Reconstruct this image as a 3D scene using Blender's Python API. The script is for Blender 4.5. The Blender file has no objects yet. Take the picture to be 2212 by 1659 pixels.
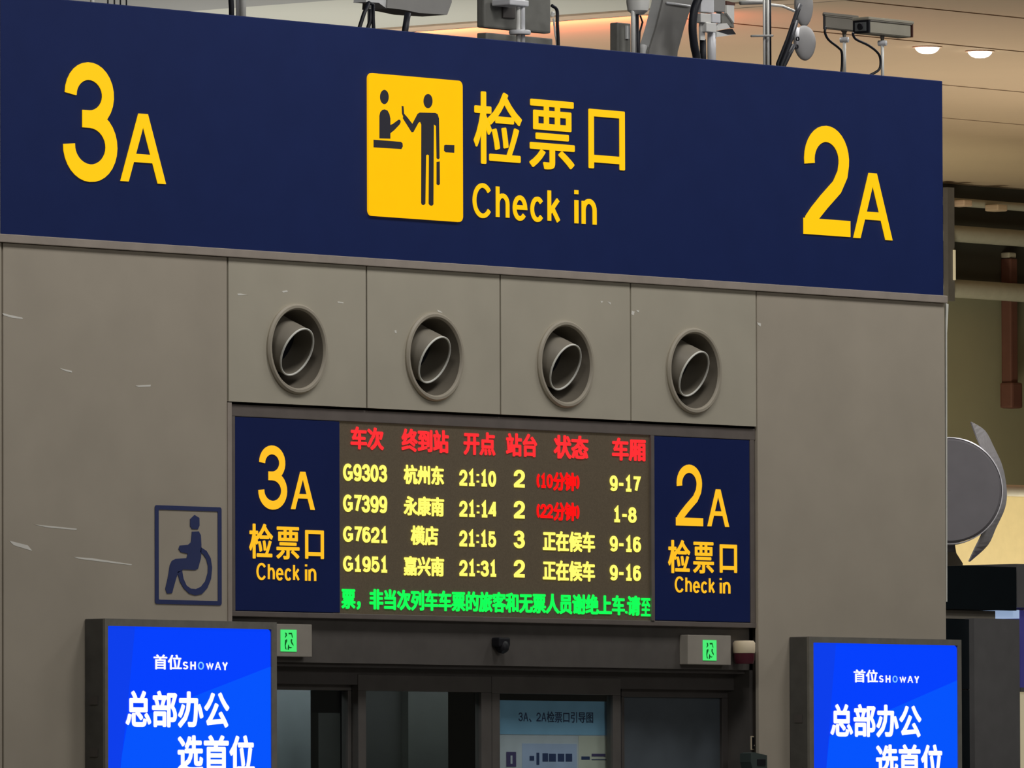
import bpy, bmesh, math, random
from mathutils import Vector, Matrix
random.seed(3)
SC = bpy.context.scene
COL = SC.collection
R = math.radians

# ---------------------------------------------------------------- camera
F, CX, CY = 21291.5, 1106.0, 829.5
YAW, PITCH, ROLL = R(50), R(2.6426), R(-0.1984)
_d = Vector((math.sin(YAW) * math.cos(PITCH), math.cos(YAW) * math.cos(PITCH), math.sin(PITCH)))
_r = Vector((math.cos(YAW), -math.sin(YAW), 0))
_u = _r.cross(_d)
CR = math.cos(ROLL) * _r + math.sin(ROLL) * _u
CU = -math.sin(ROLL) * _r + math.cos(ROLL) * _u
DIST = F / 445.0
CAM = Vector((0, 0, 1.65 + DIST * math.sin(PITCH))) - DIST * _d
cd = bpy.data.cameras.new('camera')
cam = bpy.data.objects.new('camera', cd)
COL.objects.link(cam)
cd.sensor_width = 36
cd.lens = F / 2212 * 36
cd.clip_end = 600
cam.matrix_world = Matrix(((CR.x, CU.x, -_d.x, CAM.x), (CR.y, CU.y, -_d.y, CAM.y),
                           (CR.z, CU.z, -_d.z, CAM.z), (0, 0, 0, 1)))
SC.camera = cam


def ray(x, y):
    return _d * F + CR * (x - CX) - CU * (y - CY)


def W(x, y, Y=0.0):
    """point of the plane Y = const (a plane parallel to the gate front)"""
    v = ray(x, y)
    return CAM + v * ((Y - CAM.y) / v.y)


def WZ(x, y, Z):
    """point of a horizontal plane"""
    v = ray(x, y)
    return CAM + v * ((Z - CAM.z) / v.z)


# ---------------------------------------------------------------- colour, world, lights
def s(r, g, b):
    f = lambda c: (c / 255 / 12.92) if c / 255 <= .04045 else ((c / 255 + .055) / 1.055) ** 2.4
    return (f(r), f(g), f(b))


wd = bpy.data.worlds.new('hall_air')
SC.world = wd
wd.use_nodes = True
wd.node_tree.nodes['Background'].inputs[0].default_value = (*s(210, 205, 190), 1)
wd.node_tree.nodes['Background'].inputs[1].default_value = 0.06
SC.view_settings.view_transform = 'Standard'
SC.view_settings.look = 'None'
SC.view_settings.exposure = 0
SC.view_settings.gamma = 1
SC.view_settings.use_curve_mapping = False


def area(name, loc, size, power, color, direction, size_y=None):
    l = bpy.data.lights.new(name, 'AREA')
    l.energy = power
    l.color = color
    l.size = size
    if size_y:
        l.shape = 'RECTANGLE'
        l.size_y = size_y
    o = bpy.data.objects.new(name, l)
    o.location = loc
    o.rotation_euler = Vector(direction).to_track_quat('-Z', 'Y').to_euler()
    COL.objects.link(o)
    return o


WARM = (1.0, .975, .95)
for lx in (-5.5, -1.0, 3.5, 8.0):                 # row of hall downlights in front of the gate
    area('hall_downlight_fill', (lx, -2.7, 8.0), 1.4, 92, WARM, (0, .10, -1))
area('hall_front_fill', (-3.0, -17.0, 9.5), 5.0, 470, WARM, (.15, 1, -.30))   # frontal fill added on the camera side, no such lamp seen
YB = 40.0                                          # far end wall of the hall
ZC = W(2110, 407, YB).z                            # height of the hall ceiling
for (px, py) in ((2010, 250), (1720, 170), (2200, 180)):      # uplights washing the far ceiling
    p = WZ(px, py, ZC)
    area('ceiling_uplight', (p.x, p.y - 2, ZC - 6.8), 5.0, 195, (1.0, .90, .74), (0, 0, 1))
p = WZ(1025, 47, ZC)                               # orange cove strip along the step of the ceiling
area('cove_strip', (p.x + .45, p.y, ZC - .30), 4.2, 95, (1.0, .20, .09), (1, 0, .22), size_y=.05)
p = WZ(560, 40, ZC)
area('ceiling_uplight', (p.x, p.y, ZC - 4.0), 6.0, 200, (1.0, .99, .94), (0, 0, 1))


area('hall_downlight_fill', (3.6, 1.0, 8.4), 1.2, 170, WARM, (.25, .35, -1))  # fill added to brighten the drum past the wall end
area('hall_downlight_fill', (9.5, .5, 8.4), 1.2, 170, WARM, (-.1, .4, -1))  # second added fill for the drum and kiosk, no such lamp seen
p = W(2150, 1000, 33)
area('wall_washer', (p.x + 2, 35.5, p.z - 4.2), 3.0, 620, (1.0, .95, .72), (0, 1, .10))


# ---------------------------------------------------------------- materials
def mat(name, color, rough=.6, metal=0.0, emit=None, estr=1.0, var=.06, scale=9.0, spec=.4, bump=0.0):
    m = bpy.data.materials.new(name)
    m.use_nodes = True
    nt = m.node_tree
    b = nt.nodes['Principled BSDF']
    b.inputs['Roughness'].default_value = rough
    b.inputs['Metallic'].default_value = metal
    b.inputs['Specular IOR Level'].default_value = spec
    tc = nt.nodes.new('ShaderNodeTexCoord')
    nz = nt.nodes.new('ShaderNodeTexNoise')
    nz.inputs['Scale'].default_value = scale
    nz.inputs['Detail'].default_value = 5
    nt.links.new(tc.outputs['Object'], nz.inputs['Vector'])
    cr = nt.nodes.new('ShaderNodeValToRGB')
    cr.color_ramp.elements[0].position = .3
    cr.color_ramp.elements[1].position = .7
    cr.color_ramp.elements[0].color = (*[c * (1 - var) for c in color], 1)
    cr.color_ramp.elements[1].color = (*[min(1, c * (1 + var)) for c in color], 1)
    nt.links.new(nz.outputs['Fac'], cr.inputs['Fac'])
    nt.links.new(cr.outputs['Color'], b.inputs['Base Color'])
    if bump:
        bp = nt.nodes.new('ShaderNodeBump')
        bp.inputs['Strength'].default_value = bump
        nt.links.new(nz.outputs['Fac'], bp.inputs['Height'])
        nt.links.new(bp.outputs['Normal'], b.inputs['Normal'])
    if emit:
        b.inputs['Emission Color'].default_value = (*emit, 1)
        b.inputs['Emission Strength'].default_value = estr
    return m


def glass_mat(name, tint=(.9, .95, .95), gloss=.10):
    m = bpy.data.materials.new(name)
    m.use_nodes = True
    nt = m.node_tree
    nt.nodes.remove(nt.nodes['Principled BSDF'])
    out = nt.nodes['Material Output']
    t = nt.nodes.new('ShaderNodeBsdfTransparent')
    t.inputs[0].default_value = (*tint, 1)
    g = nt.nodes.new('ShaderNodeBsdfGlossy')
    g.inputs['Roughness'].default_value = .05
    mx = nt.nodes.new('ShaderNodeMixShader')
    mx.inputs[0].default_value = gloss
    nt.links.new(t.outputs[0], mx.inputs[1])
    nt.links.new(g.outputs[0], mx.inputs[2])
    nt.links.new(mx.outputs[0], out.inputs[0])
    return m


K = 2.2                                            # display colour -> surface colour under the hall light


def a(r, g, b, k=None):
    return tuple(min(.9, c * (k or K)) for c in s(r, g, b))


M = {}
M['panel'] = mat('greige_metal_panel', a(131, 124, 112), .45, 0, var=.05, scale=3, bump=.02)
M['panel_vent'] = mat('pale_greige_metal_panel', a(135, 130, 117), .45, 0, var=.05, scale=3, bump=.02)
M['joint'] = mat('dark_joint', a(38, 33, 28), .8)
M['trim'] = mat('grey_trim', a(120, 112, 104), .5, var=.08)
M['navy'] = mat('navy_sign_face', a(17, 27, 62), .5, var=.05, scale=5, spec=.12, emit=s(17, 27, 62), estr=.2)
M['navy_small'] = mat('navy_small_sign_face', a(14, 22, 56), .5, var=.05, scale=5, spec=.12, emit=s(15, 24, 56), estr=.3)
M['navy_vinyl'] = mat('navy_vinyl', a(38, 45, 78), .5)
M['yellow'] = mat('lit_yellow', (.10, .06, 0), .5, emit=s(255, 199, 0), estr=1.0)
M['card'] = mat('lit_yellow_card', (.4, .24, 0), .3, emit=s(250, 186, 5), estr=.9)
M['yellow_small'] = mat('lit_amber', (.10, .06, .01), .5, emit=s(255, 190, 30), estr=1.0)
M['pict'] = mat('dark_pictogram', a(34, 34, 42), .5)
M['frame'] = mat('dark_grey_frame', a(72, 69, 66), .45, .2, var=.08)
M['frame_deep'] = mat('darker_grey_frame', a(64, 61, 59), .5, .2, var=.08)
M['screen'] = mat('led_screen_face', a(70, 62, 50), .6, var=.15, scale=160, emit=s(40, 34, 24), estr=.8)
M['led_red'] = mat('led_red', (.2, 0, 0), .5, emit=s(255, 40, 45), estr=1.25)
M['led_red2'] = mat('led_deep_red', (.2, 0, 0), .5, emit=s(255, 10, 12), estr=1.2)
M['led_yellow'] = mat('led_yellow', (.3, .3, 0), .5, emit=s(255, 236, 100), estr=1.35)
M['led_green'] = mat('led_green', (0, .2, 0), .5, emit=s(10, 255, 80), estr=1.25)
M['ad_blue'] = mat('screen_blue', (0, .01, .1), .3, emit=s(0, 62, 250), estr=1.0)
M['ad_blue_light'] = mat('screen_light_blue', (0, .01, .1), .3, emit=s(0, 82, 250), estr=1.0)
M['ad_blue_dark'] = mat('screen_side_blue', (0, .01, .1), .3, emit=s(8, 60, 232), estr=1.0)
M['ad_white'] = mat('screen_white', (.5, .5, .5), .3, emit=s(240, 240, 255), estr=1.0)
M['ad_cyan'] = mat('screen_cyan', (.1, .3, .5), .3, emit=s(120, 190, 255), estr=1.0)
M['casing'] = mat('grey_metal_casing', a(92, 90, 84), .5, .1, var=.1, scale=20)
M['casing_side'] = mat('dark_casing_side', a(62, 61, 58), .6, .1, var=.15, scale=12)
M['exit_box'] = mat('exit_box_grey', a(118, 113, 105), .5)
M['exit_green'] = mat('exit_green_lit', (.02, .3, .08), .5, emit=s(70, 225, 110), estr=1.0)
M['exit_dark'] = mat('exit_dark_green', (.0, .05, .01), .6, emit=s(0, 95, 30), estr=.6)
M['black'] = mat('black_plastic', a(16, 16, 20), .5)
M['black_cable'] = mat('black_cable', a(22, 24, 32, 1.2), .5)
M['bowl'] = mat('nozzle_bowl', a(78, 73, 64), .6)
M['dark_disc'] = mat('nozzle_shade_black', a(14, 16, 22), .8)  # black discs inside the nozzles paint in the shade of their depth
M['nozzle'] = mat('nozzle_grey', a(122, 116, 104), .5)
M['nozzle_shaded'] = mat('nozzle_tube_shaded_grey', a(98, 93, 83), .5)  # darker copy of the nozzle grey, shade on the tube painted in
M['nozzle_lip'] = mat('nozzle_lip', a(182, 176, 164), .45)  # on the nozzle rims the highlight is put into this pale colour
M['glass'] = glass_mat('door_glass', gloss=.05)
M['part_grey'] = mat('partition_grey', a(92, 98, 100), .5)
M['part_mid'] = mat('partition_mid', a(58, 60, 56), .5)
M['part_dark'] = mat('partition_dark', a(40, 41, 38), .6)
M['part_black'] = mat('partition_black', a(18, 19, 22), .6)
M['frost'] = mat('frosted_pane', a(62, 68, 73), .35)
M['poster_blue'] = mat('poster_blue', a(112, 146, 180), .6)
M['poster_white'] = mat('poster_white', a(160, 160, 165), .6)
M['poster_cream'] = mat('poster_cream', a(165, 160, 148), .6)
M['poster_lilac'] = mat('poster_lilac', a(140, 148, 172), .6)
M['ink'] = mat('ink_navy', a(34, 46, 78), .6)
M['ink_plum'] = mat('ink_plum', a(60, 50, 84), .6)
M['cream'] = mat('cream_plastic', a(150, 138, 118, 3), .5)
M['maroon'] = mat('maroon_lens', a(52, 18, 26, 3), .3)
M['pole'] = mat('pale_steel_pole', (.85, .85, .80), .4, .1)
M['bracket'] = mat('pale_bracket', (.80, .81, .83), .4, .1)
M['box_grey'] = mat('grey_device_shell', (.30, .295, .28), .6)
M['box_dark'] = mat('dark_device_back', (.20, .20, .18), .6, var=.12, scale=12)
M['box_pale'] = mat('pale_device_side', (.72, .73, .72), .6)
M['horn'] = mat('grey_horn_shell', (.34, .335, .33), .6)
M['cctv'] = mat('cctv_shell', (.20, .185, .155), .6)
M['cctv_pale'] = mat('cctv_pale_shell', (.38, .355, .28), .6)
M['lens_glass'] = mat('lens_glass', (.16, .17, .17), .1)
M['ceil_tan'] = mat('ceiling_tan', (.60, .46, .32), .8, var=.04, scale=.4)
M['ceil_beige'] = mat('ceiling_beige', (.62, .62, .55), .8, var=.03, scale=.4)
M['ceil_grey'] = mat('ceiling_grey', (.36, .36, .35), .8, var=.03, scale=.4)
M['cove'] = mat('cove_edge', (.70, .52, .38), .7)
M['seam'] = mat('ceiling_seam', (.14, .10, .07), .8)
M['lamp'] = mat('lamp_disc', (.8, .8, .8), .5, emit=(1, .95, .8), estr=6)
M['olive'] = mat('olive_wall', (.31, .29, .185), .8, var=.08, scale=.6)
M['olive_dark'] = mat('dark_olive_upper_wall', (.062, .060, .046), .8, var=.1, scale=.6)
M['pipe'] = mat('pale_pipe', (.40, .38, .30), .5)
M['rust'] = mat('brown_red_bar', (.12, .05, .036), .6)
M['drum'] = mat('grey_drum_face', (.165, .155, .165), .6, var=.05)
M['steel'] = mat('brushed_steel', (.85, .83, .86), .3, .25, var=.1, scale=30)
M['glow_wall'] = mat('yellow_glow_wall', (.5, .42, .24), .8, emit=s(206, 182, 116), estr=.55)  # self-glow stands in for the lamplight falling on this wall
M['kiosk_black'] = mat('kiosk_black', (.006, .010, .013), .4)
M['kiosk_grey'] = mat('kiosk_grey', (.17, .166, .165), .6)
M['kiosk_tan'] = mat('kiosk_tan', (.26, .235, .19), .6)
M['lit_white'] = mat('lit_pale_panel', (.4, .45, .55), .5, emit=s(150, 172, 205), estr=.8)
M['violet'] = mat('violet_panel', (.05, .045, .16), .5, emit=s(60, 56, 120), estr=.5)
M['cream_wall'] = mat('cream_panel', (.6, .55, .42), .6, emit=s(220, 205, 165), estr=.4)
M['floor'] = mat('polished_floor', (.20, .19, .17), .25, var=.08, scale=.5)
M['scuff_glint'] = mat('pale_scuff_glint', (.92, .90, .82), .4)  # for scuffs, and for ceiling-light glints put in as pale colour


# ---------------------------------------------------------------- mesh helpers
def link(name, me, m, parent=None):
    o = bpy.data.objects.new(name, me)
    if m is not None and not me.materials:
        me.materials.append(m)
    COL.objects.link(o)
    if parent is not None:
        o.parent = parent
        o.matrix_parent_inverse = Matrix.Translation(-parent.location)
    return o


def raw(name, verts, faces, m, parent=None, smooth=False):
    me = bpy.data.meshes.new(name)
    me.from_pydata([tuple(v) for v in verts], [], faces)
    bm = bmesh.new()
    bm.from_mesh(me)
    bmesh.ops.recalc_face_normals(bm, faces=bm.faces)
    bm.to_mesh(me)
    bm.free()
    if smooth:
        me.polygons.foreach_set('use_smooth', [True] * len(me.polygons))
    return link(name, me, m, parent)


def finish(name, bm, m, parent=None, smooth=False):
    bmesh.ops.recalc_face_normals(bm, faces=bm.faces)
    me = bpy.data.meshes.new(name)
    bm.to_mesh(me)
    bm.free()
    if smooth:
        me.polygons.foreach_set('use_smooth', [True] * len(me.polygons))
    return link(name, me, m, parent)


def add_box(bm, x0, x1, y0, y1, z0, z1, bev=0.0, rot=None, at=None):
    ps = [(x, y, z) for x in (x0, x1) for y in (y0, y1) for z in (z0, z1)]
    if rot:
        c = Vector(at)
        ps = [rot @ (Vector(p) - c) + c for p in ps]
    v = [bm.verts.new(p) for p in ps]
    fs = [(0, 1, 3, 2), (4, 6, 7, 5), (0, 4, 5, 1), (2, 3, 7, 6), (0, 2, 6, 4), (1, 5, 7, 3)]
    fl = [bm.faces.new([v[i] for i in f]) for f in fs]
    if bev:
        es = list({e for f in fl for e in f.edges})
        bmesh.ops.bevel(bm, geom=es, offset=bev, segments=2, affect='EDGES', profile=.6)


def box(name, m, x0, x1, y0, y1, z0, z1, parent=None, bev=0.0, rot=None, at=None):
    bm = bmesh.new()
    add_box(bm, min(x0, x1), max(x0, x1), min(y0, y1), max(y0, y1), min(z0, z1), max(z0, z1), bev, rot, at)
    return finish(name, bm, m, parent)


def rect(xl, xr, yt, yb, Y, xref=None):
    """X0, X1, Z0, Z1 of a rectangle on the plane Y; yt, yb measured at xref (the left edge unless given)"""
    xm = xl if xref is None else xref
    ym = (yt + yb) / 2
    return W(xl, ym, Y).x, W(xr, ym, Y).x, W(xm, yb, Y).z, W(xm, yt, Y).z


def pbox(name, m, xl, xr, yt, yb, Y, depth, parent=None, bev=0.0, xref=None):
    """box whose front face lies on the plane Y and which goes back by depth"""
    x0, x1, z0, z1 = rect(xl, xr, yt, yb, Y, xref)
    return box(name, m, x0, x1, Y, Y + depth, z0, z1, parent, bev)


def prism(name, m, pts, Y, depth, parent=None, bev=0.0):
    """closed outline of points (X, Z) extruded from Y to Y + depth"""
    bm = bmesh.new()
    fr = [bm.verts.new((p[0], Y, p[1])) for p in pts]
    bk = [bm.verts.new((p[0], Y + depth, p[1])) for p in pts]
    n = len(pts)
    bm.faces.new(fr)
    bm.faces.new(bk[::-1])
    for i in range(n):
        bm.faces.new((fr[i], bk[i], bk[(i + 1) % n], fr[(i + 1) % n]))
    bm.normal_update()
    bmesh.ops.triangulate(bm, faces=[f for f in bm.faces if len(f.verts) > 4])
    return finish(name, bm, m, parent)


def pts_px(px, Y, ox=0, oy=0, sc=1.0):
    out = []
    for (x, y) in px:
        w = W(ox + x / sc, oy + y / sc, Y)
        out.append((w.x, w.z))
    return out


def tube_bm(bm, path, r, n=10, closed=False, caps=True):
    path = [Vector(p) for p in path]
    rings = []
    prev = None
    for i, p in enumerate(path):
        if closed:
            t = path[(i + 1) % len(path)] - path[i - 1]
        else:
            t = path[min(i + 1, len(path) - 1)] - path[max(i - 1, 0)]
        t.normalize()
        up = Vector((0, 1, 0)) if abs(t.y) < .9 else Vector((1, 0, 0))
        if prev is not None:
            up = prev
        b1 = (up - t * up.dot(t)).normalized()
        prev = b1
        b2 = t.cross(b1)
        rr = r[i] if isinstance(r, (list, tuple)) else r
        rings.append([bm.verts.new(p + (b1 * math.cos(2 * math.pi * k / n) + b2 * math.sin(2 * math.pi * k / n)) * rr) for k in range(n)])
    m = len(rings)
    for i in range(m if closed else m - 1):
        A, B = rings[i], rings[(i + 1) % m]
        for k in range(n):
            bm.faces.new((A[k], A[(k + 1) % n], B[(k + 1) % n], B[k]))
    if caps and not closed:
        bm.faces.new(rings[0][::-1])
        bm.faces.new(rings[-1])


def tube(name, m, path, r, parent=None, n=10, closed=False):
    bm = bmesh.new()
    tube_bm(bm, path, r, n, closed)
    return finish(name, bm, m, parent, smooth=True)


def smooth_path(pts, k=6):
    pts = [Vector(p) for p in pts]
    out = []
    for i in range(len(pts) - 1):
        p0, p1, p2, p3 = pts[max(i - 1, 0)], pts[i], pts[i + 1], pts[min(i + 2, len(pts) - 1)]
        for j in range(k):
            t = j / k
            out.append(.5 * ((2 * p1) + (p2 - p0) * t + (2 * p0 - 5 * p1 + 4 * p2 - p3) * t * t + (3 * p1 - p0 - 3 * p2 + p3) * t ** 3))
    out.append(pts[-1])
    return out


def ptube(name, m, px, Y, r, parent=None, n=10, curve=False):
    path = [W(x, y, Y) for x, y in px]
    if curve:
        path = smooth_path(path)
    return tube(name, m, path, r, parent, n)


def lathe(name, m, prof, origin, axis, parent=None, n=40, smooth=True, cap0=False, cap1=False):
    """prof: list of (radius, distance along axis)"""
    ax = Vector(axis).normalized()
    up = Vector((0, 0, 1)) if abs(ax.z) < .9 else Vector((1, 0, 0))
    b1 = (up - ax * up.dot(ax)).normalized()
    b2 = ax.cross(b1)
    o = Vector(origin)
    bm = bmesh.new()
    rings = []
    for r, h in prof:
        rings.append([bm.verts.new(o + ax * h + (b1 * math.cos(2 * math.pi * k / n) + b2 * math.sin(2 * math.pi * k / n)) * r) for k in range(n)])
    for A, B in zip(rings, rings[1:]):
        for k in range(n):
            bm.faces.new((A[k], A[(k + 1) % n], B[(k + 1) % n], B[k]))
    if cap0:
        bm.faces.new(rings[0][::-1])
    if cap1:
        bm.faces.new(rings[-1])
    ob = finish(name, bm, m, parent, smooth=False)
    if smooth:
        me = ob.data
        me.polygons.foreach_set('use_smooth', [len(p.vertices) == 4 for p in me.polygons])
        try:
            me.set_sharp_from_angle(angle=R(40))
        except Exception:
            pass
    return ob


def thing(name, label, cat, loc, group=None):
    o = bpy.data.objects.new(name, None)
    COL.objects.link(o)
    o.empty_display_size = .1
    o.location = loc
    return tag(o, label, cat, group)


def tag(o, label, cat, group=None):
    o['label'] = label
    o['category'] = cat
    if group:
        o['group'] = group
    return o


def struct(o):
    o['kind'] = 'structure'
    return o


_tc = {}


def glyph_mesh(ch, ext=.01):
    """one character of the built-in lettering font: vertices and faces in em units"""
    if ch not in _tc:
        c = bpy.data.curves.new('lettering', 'FONT')
        c.body = ch
        c.resolution_u = 3
        c.extrude = ext
        o = bpy.data.objects.new('lettering', c)
        COL.objects.link(o)
        dg = bpy.context.evaluated_depsgraph_get()
        dg.update()
        me = bpy.data.meshes.new_from_object(o.evaluated_get(dg))
        _tc[ch] = ([v.co.copy() for v in me.vertices], [tuple(q.vertices) for q in me.polygons])
        bpy.data.objects.remove(o)
        bpy.data.meshes.remove(me)
        bpy.data.curves.remove(c)
    return _tc[ch]


def arc(cx, cy, rx, ry, a0, a1, n=14):
    return [(cx + rx * math.cos(R(a0 + (a1 - a0) * k / n)), cy + ry * math.sin(R(a0 + (a1 - a0) * k / n))) for k in range(n + 1)]


# stroked capitals, figures and a few small letters: (width, height, [centre lines in a unit box])
CAP, XH = .74, .54
GL = {
    '0': (.50, CAP, [arc(.5, .5, .5, .5, 90, 450, 28)]),
    '1': (.50, CAP, [[(.12, .80), (.32, .86), (.55, 1), (.55, 0)], [(.08, 0), (1, 0)]]),
    '2': (.52, CAP, [arc(.5, .72, .47, .28, 190, -8, 18) + [(.93, .58), (.78, .44), (.42, .27), (.17, .14), (.04, .06), (0, -.02)], [(-.131, 0), (1.131, 0)]]),
    '3': (.52, CAP, [arc(.48, .765, .44, .235, 180, -90, 22)[:-1] + [(.48, .53), (.32, .53)],
                     [(.36, .53)] + arc(.5, .265, .5, .265, 90, -182, 24)]),
    '4': (.54, CAP, [[(.76, 0), (.76, 1), (.70, 1), (0, .28), (1, .28)]]),
    '5': (.52, CAP, [[(.92, 1), (.16, 1), (.06, .50)] + arc(.48, .33, .52, .33, 135, -160, 22)]),
    '6': (.52, CAP, [arc(.52, .78, .46, .22, 30, 180, 12) + [(.02, .5)] + arc(.5, .32, .48, .32, 180, 180 + 360, 26)]),
    '7': (.50, CAP, [[(0, 1), (1, 1), (.62, .50), (.40, 0)]]),
    '8': (.52, CAP, [arc(.5, .765, .42, .235, 0, 360, 24), arc(.5, .265, .5, .265, 0, 360, 24)]),
    '9': (.52, CAP, [arc(.48, .22, .46, .22, 210, 360, 12) + [(.98, .5)] + arc(.5, .68, .48, .32, 0, 360, 26)]),
    ':': (.24, CAP, [[(.5, .18), (.5, .32)], [(.5, .68), (.5, .82)]]),
    '-': (.40, CAP, [[(0, .44), (1, .44)]]),
    '(': (.30, CAP, [[(1, 1.04), (.35, .8), (.2, .5), (.35, .2), (1, -.04)]]),
    ')': (.30, CAP, [[(0, 1.04), (.65, .8), (.8, .5), (.65, .2), (0, -.04)]]),
    ',': (.10, CAP, [[(.5, .05), (.3, -.12)]]),
    'G': (.62, CAP, [arc(.5, .5, .5, .5, 45, 330, 26) + [(.96, .24), (.96, .46), (.52, .46)]]),
    'C': (.60, CAP, [arc(.5, .5, .5, .5, 38, 322, 26)]),
    'S': (.52, CAP, [arc(.5, .75, .44, .25, 25, 250, 14) + arc(.5, .25, .48, .25, 80, -155, 14)]),
    'H': (.54, CAP, [[(0, 0), (0, 1)], [(1, 0), (1, 1)], [(0, .52), (1, .52)]]),
    'O': (.64, CAP, [arc(.5, .5, .5, .5, 90, 450, 28)]),
    'W': (.84, CAP, [[(0, 1), (.25, 0), (.5, 1), (.75, 0), (1, 1)]]),
    'Y': (.58, CAP, [[(0, 1), (.5, .45), (1, 1)], [(.5, .45), (.5, 0)]]),
    'h': (.40, CAP, [[(0, 0), (0, 1)], [(0, .40)] + arc(.5, .44, .5, .27, 170, 0, 12) + [(1, 0)]]),
    'e': (.44, XH, [[(.02, .53), (.98, .53)] + arc(.5, .5, .48, .5, 4, 320, 26)]),
    'c': (.42, XH, [arc(.5, .5, .5, .5, 42, 318, 24)]),
    'k': (.38, CAP, [[(0, 0), (0, 1)], [(.95, .71), (0, .26)], [(.34, .42), (1, 0)]]),
    'i': (.02, CAP, [[(.5, 0), (.5, .70)], [(.5, .88), (.5, 1)]]),
    'n': (.40, XH, [[(0, 0), (0, 1)], [(0, .60)] + arc(.5, .60, .5, .40, 170, 0, 12) + [(1, 0)]]),
}
POLY = {'A': (.60, CAP, [[(0, 0), (.17, 0), (.515, .86), (.59, 1), (.40, 1)], [(1, 0), (.83, 0), (.485, .86), (.41, 1), (.60, 1)], [(.24, .29), (.76, .29), (.71, .41), (.29, .41)]])}
ADV = {' ': .30}


def ribbon(path, hw, z0, z1):
    """flat band of half width hw along a centre line, as vertices and faces with thickness"""
    closed = (Vector(path[0]) - Vector(path[-1])).length < 1e-6
    P = [Vector(q) for q in (path[:-1] if closed else path)]
    n = len(P)
    Lf, Rt = [], []
    for k in range(n):
        a_ = P[k - 1] if (closed or k) else None
        b_ = P[(k + 1) % n] if (closed or k < n - 1) else None
        d1 = (P[k] - a_).normalized() if a_ is not None else (b_ - P[k]).normalized()
        d2 = (b_ - P[k]).normalized() if b_ is not None else d1
        n1, n2 = Vector((-d1.y, d1.x)), Vector((-d2.y, d2.x))
        m_ = n1 + n2
        m_ = n1 if m_.length < 1e-4 else m_.normalized()
        k_ = hw / max(.45, m_.dot(n1))
        Lf.append(P[k] + m_ * k_)
        Rt.append(P[k] - m_ * k_)
    vs, fs = [], []
    for k in range(n):
        vs += [(*Lf[k], z1), (*Rt[k], z1), (*Rt[k], z0), (*Lf[k], z0)]
    for k in range(n if closed else n - 1):
        A, B = 4 * k, 4 * ((k + 1) % n)
        for q in range(4):
            fs.append((A + q, A + (q + 1) % 4, B + (q + 1) % 4, B + q))
    if not closed:
        fs += [(0, 1, 2, 3), (4 * n - 1, 4 * n - 2, 4 * n - 3, 4 * n - 4)]
    return vs, fs


def text(txt, m, parent, Y, xl, xr, yt, yb, xref=None, weight=0.0, thick=.006, name='lettering', sw=None, gap=.10):
    """lettering whose outline fills the given rectangle of the plane Y, standing proud by thick"""
    sw = sw or (.085 + weight * 1.6)
    V, Fc = [], []

    def put(vs, fs):
        o_ = len(V)
        V.extend(vs)
        Fc.extend([tuple(i + o_ for i in f) for f in fs])
    pen = 0.0
    lay = 0
    for ch in txt:
        if ch in ADV:
            pen += ADV[ch]
        elif ch in GL:
            w, h, strokes = GL[ch]
            w = max(w, .001)
            for st in strokes:
                lay += 1
                pth = [(pen + sw / 2 + x * max(.0001, w - (sw if w > sw else 0)), (y * (h - sw) + sw / 2)) for x, y in st]
                put(*ribbon(pth, sw / 2, 0, 1 + lay * 1e-3))
            pen += (w if w > sw else sw) + gap
        elif ch in POLY:
            w, h, polys = POLY[ch]
            for pg in polys:
                lay += 1
                n = len(pg)
                vs = [(pen + x * w, y * h, 1 + lay * 1e-3) for x, y in pg] + [(pen + x * w, y * h, 0) for x, y in pg]
                put(vs, [tuple(range(n)), tuple(range(2 * n - 1, n - 1, -1))] + [(k, n + k, n + (k + 1) % n, (k + 1) % n) for k in range(n)])
            pen += w + gap * .6
        else:
            co, fc = glyph_mesh(ch)
            dirs = [(0, 0)] if weight < .004 else [(weight * math.cos(t_), weight * math.sin(t_)) for t_ in [R(45 * k) for k in range(8)]]
            for (dx, dz) in dirs:
                lay += 1
                put([(pen + c.x + dx, c.y + dz, 0 if c.z < 0 else 1 + lay * 1e-3) for c in co], fc)
            pen += 1.0
    x0, x1, z0, z1 = rect(xl, xr, yt, yb, Y, xref)
    ax0, ax1 = min(v[0] for v in V), max(v[0] for v in V)
    ay0, ay1 = min(v[1] for v in V), max(v[1] for v in V)
    vs = [(x0 + (v[0] - ax0) / (ax1 - ax0) * (x1 - x0), Y - thick * v[2], z0 + (v[1] - ay0) / (ay1 - ay0) * (z1 - z0)) for v in V]
    return raw(name, vs, Fc, m, parent)


def circle_px(n=24):
    return [(math.cos(2 * math.pi * k / n), math.sin(2 * math.pi * k / n)) for k in range(n)]


def rrect_pts(x0, x1, z0, z1, r, n=6):
    out = []
    for cx, cz, a0 in ((x1 - r, z1 - r, 0), (x0 + r, z1 - r, 90), (x0 + r, z0 + r, 180), (x1 - r, z0 + r, 270)):
        for k in range(n + 1):
            t = R(a0 + 90 * k / n)
            out.append((cx + r * math.cos(t), cz + r * math.sin(t)))
    return out


# ================================================================ SETTING
RC = .05                                           # the door bay is set back this far
XL = W(5.5, 700, 0).x                              # left seam of the front
XR = W(2042.8, 900, 0).x                           # right end of the front
XD0 = W(492.5, 870, 0).x                           # door bay, left edge
XD1 = W(1635, 900, 0).x                            # door bay, right edge
ZS = W(1000, 586, 0).z                             # top of the panel rows (under the sign)
ZV = W(1000, 893.5, 0).z                           # bottom of the nozzle row
ZTOP = W(1100, 88, -.013).z                         # top of the sign
DEP = 3.0                                          # depth of the gate building

floor_o = struct(box('floor', M['floor'], -60, 110, -45, 60, -.2, 0))

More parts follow.
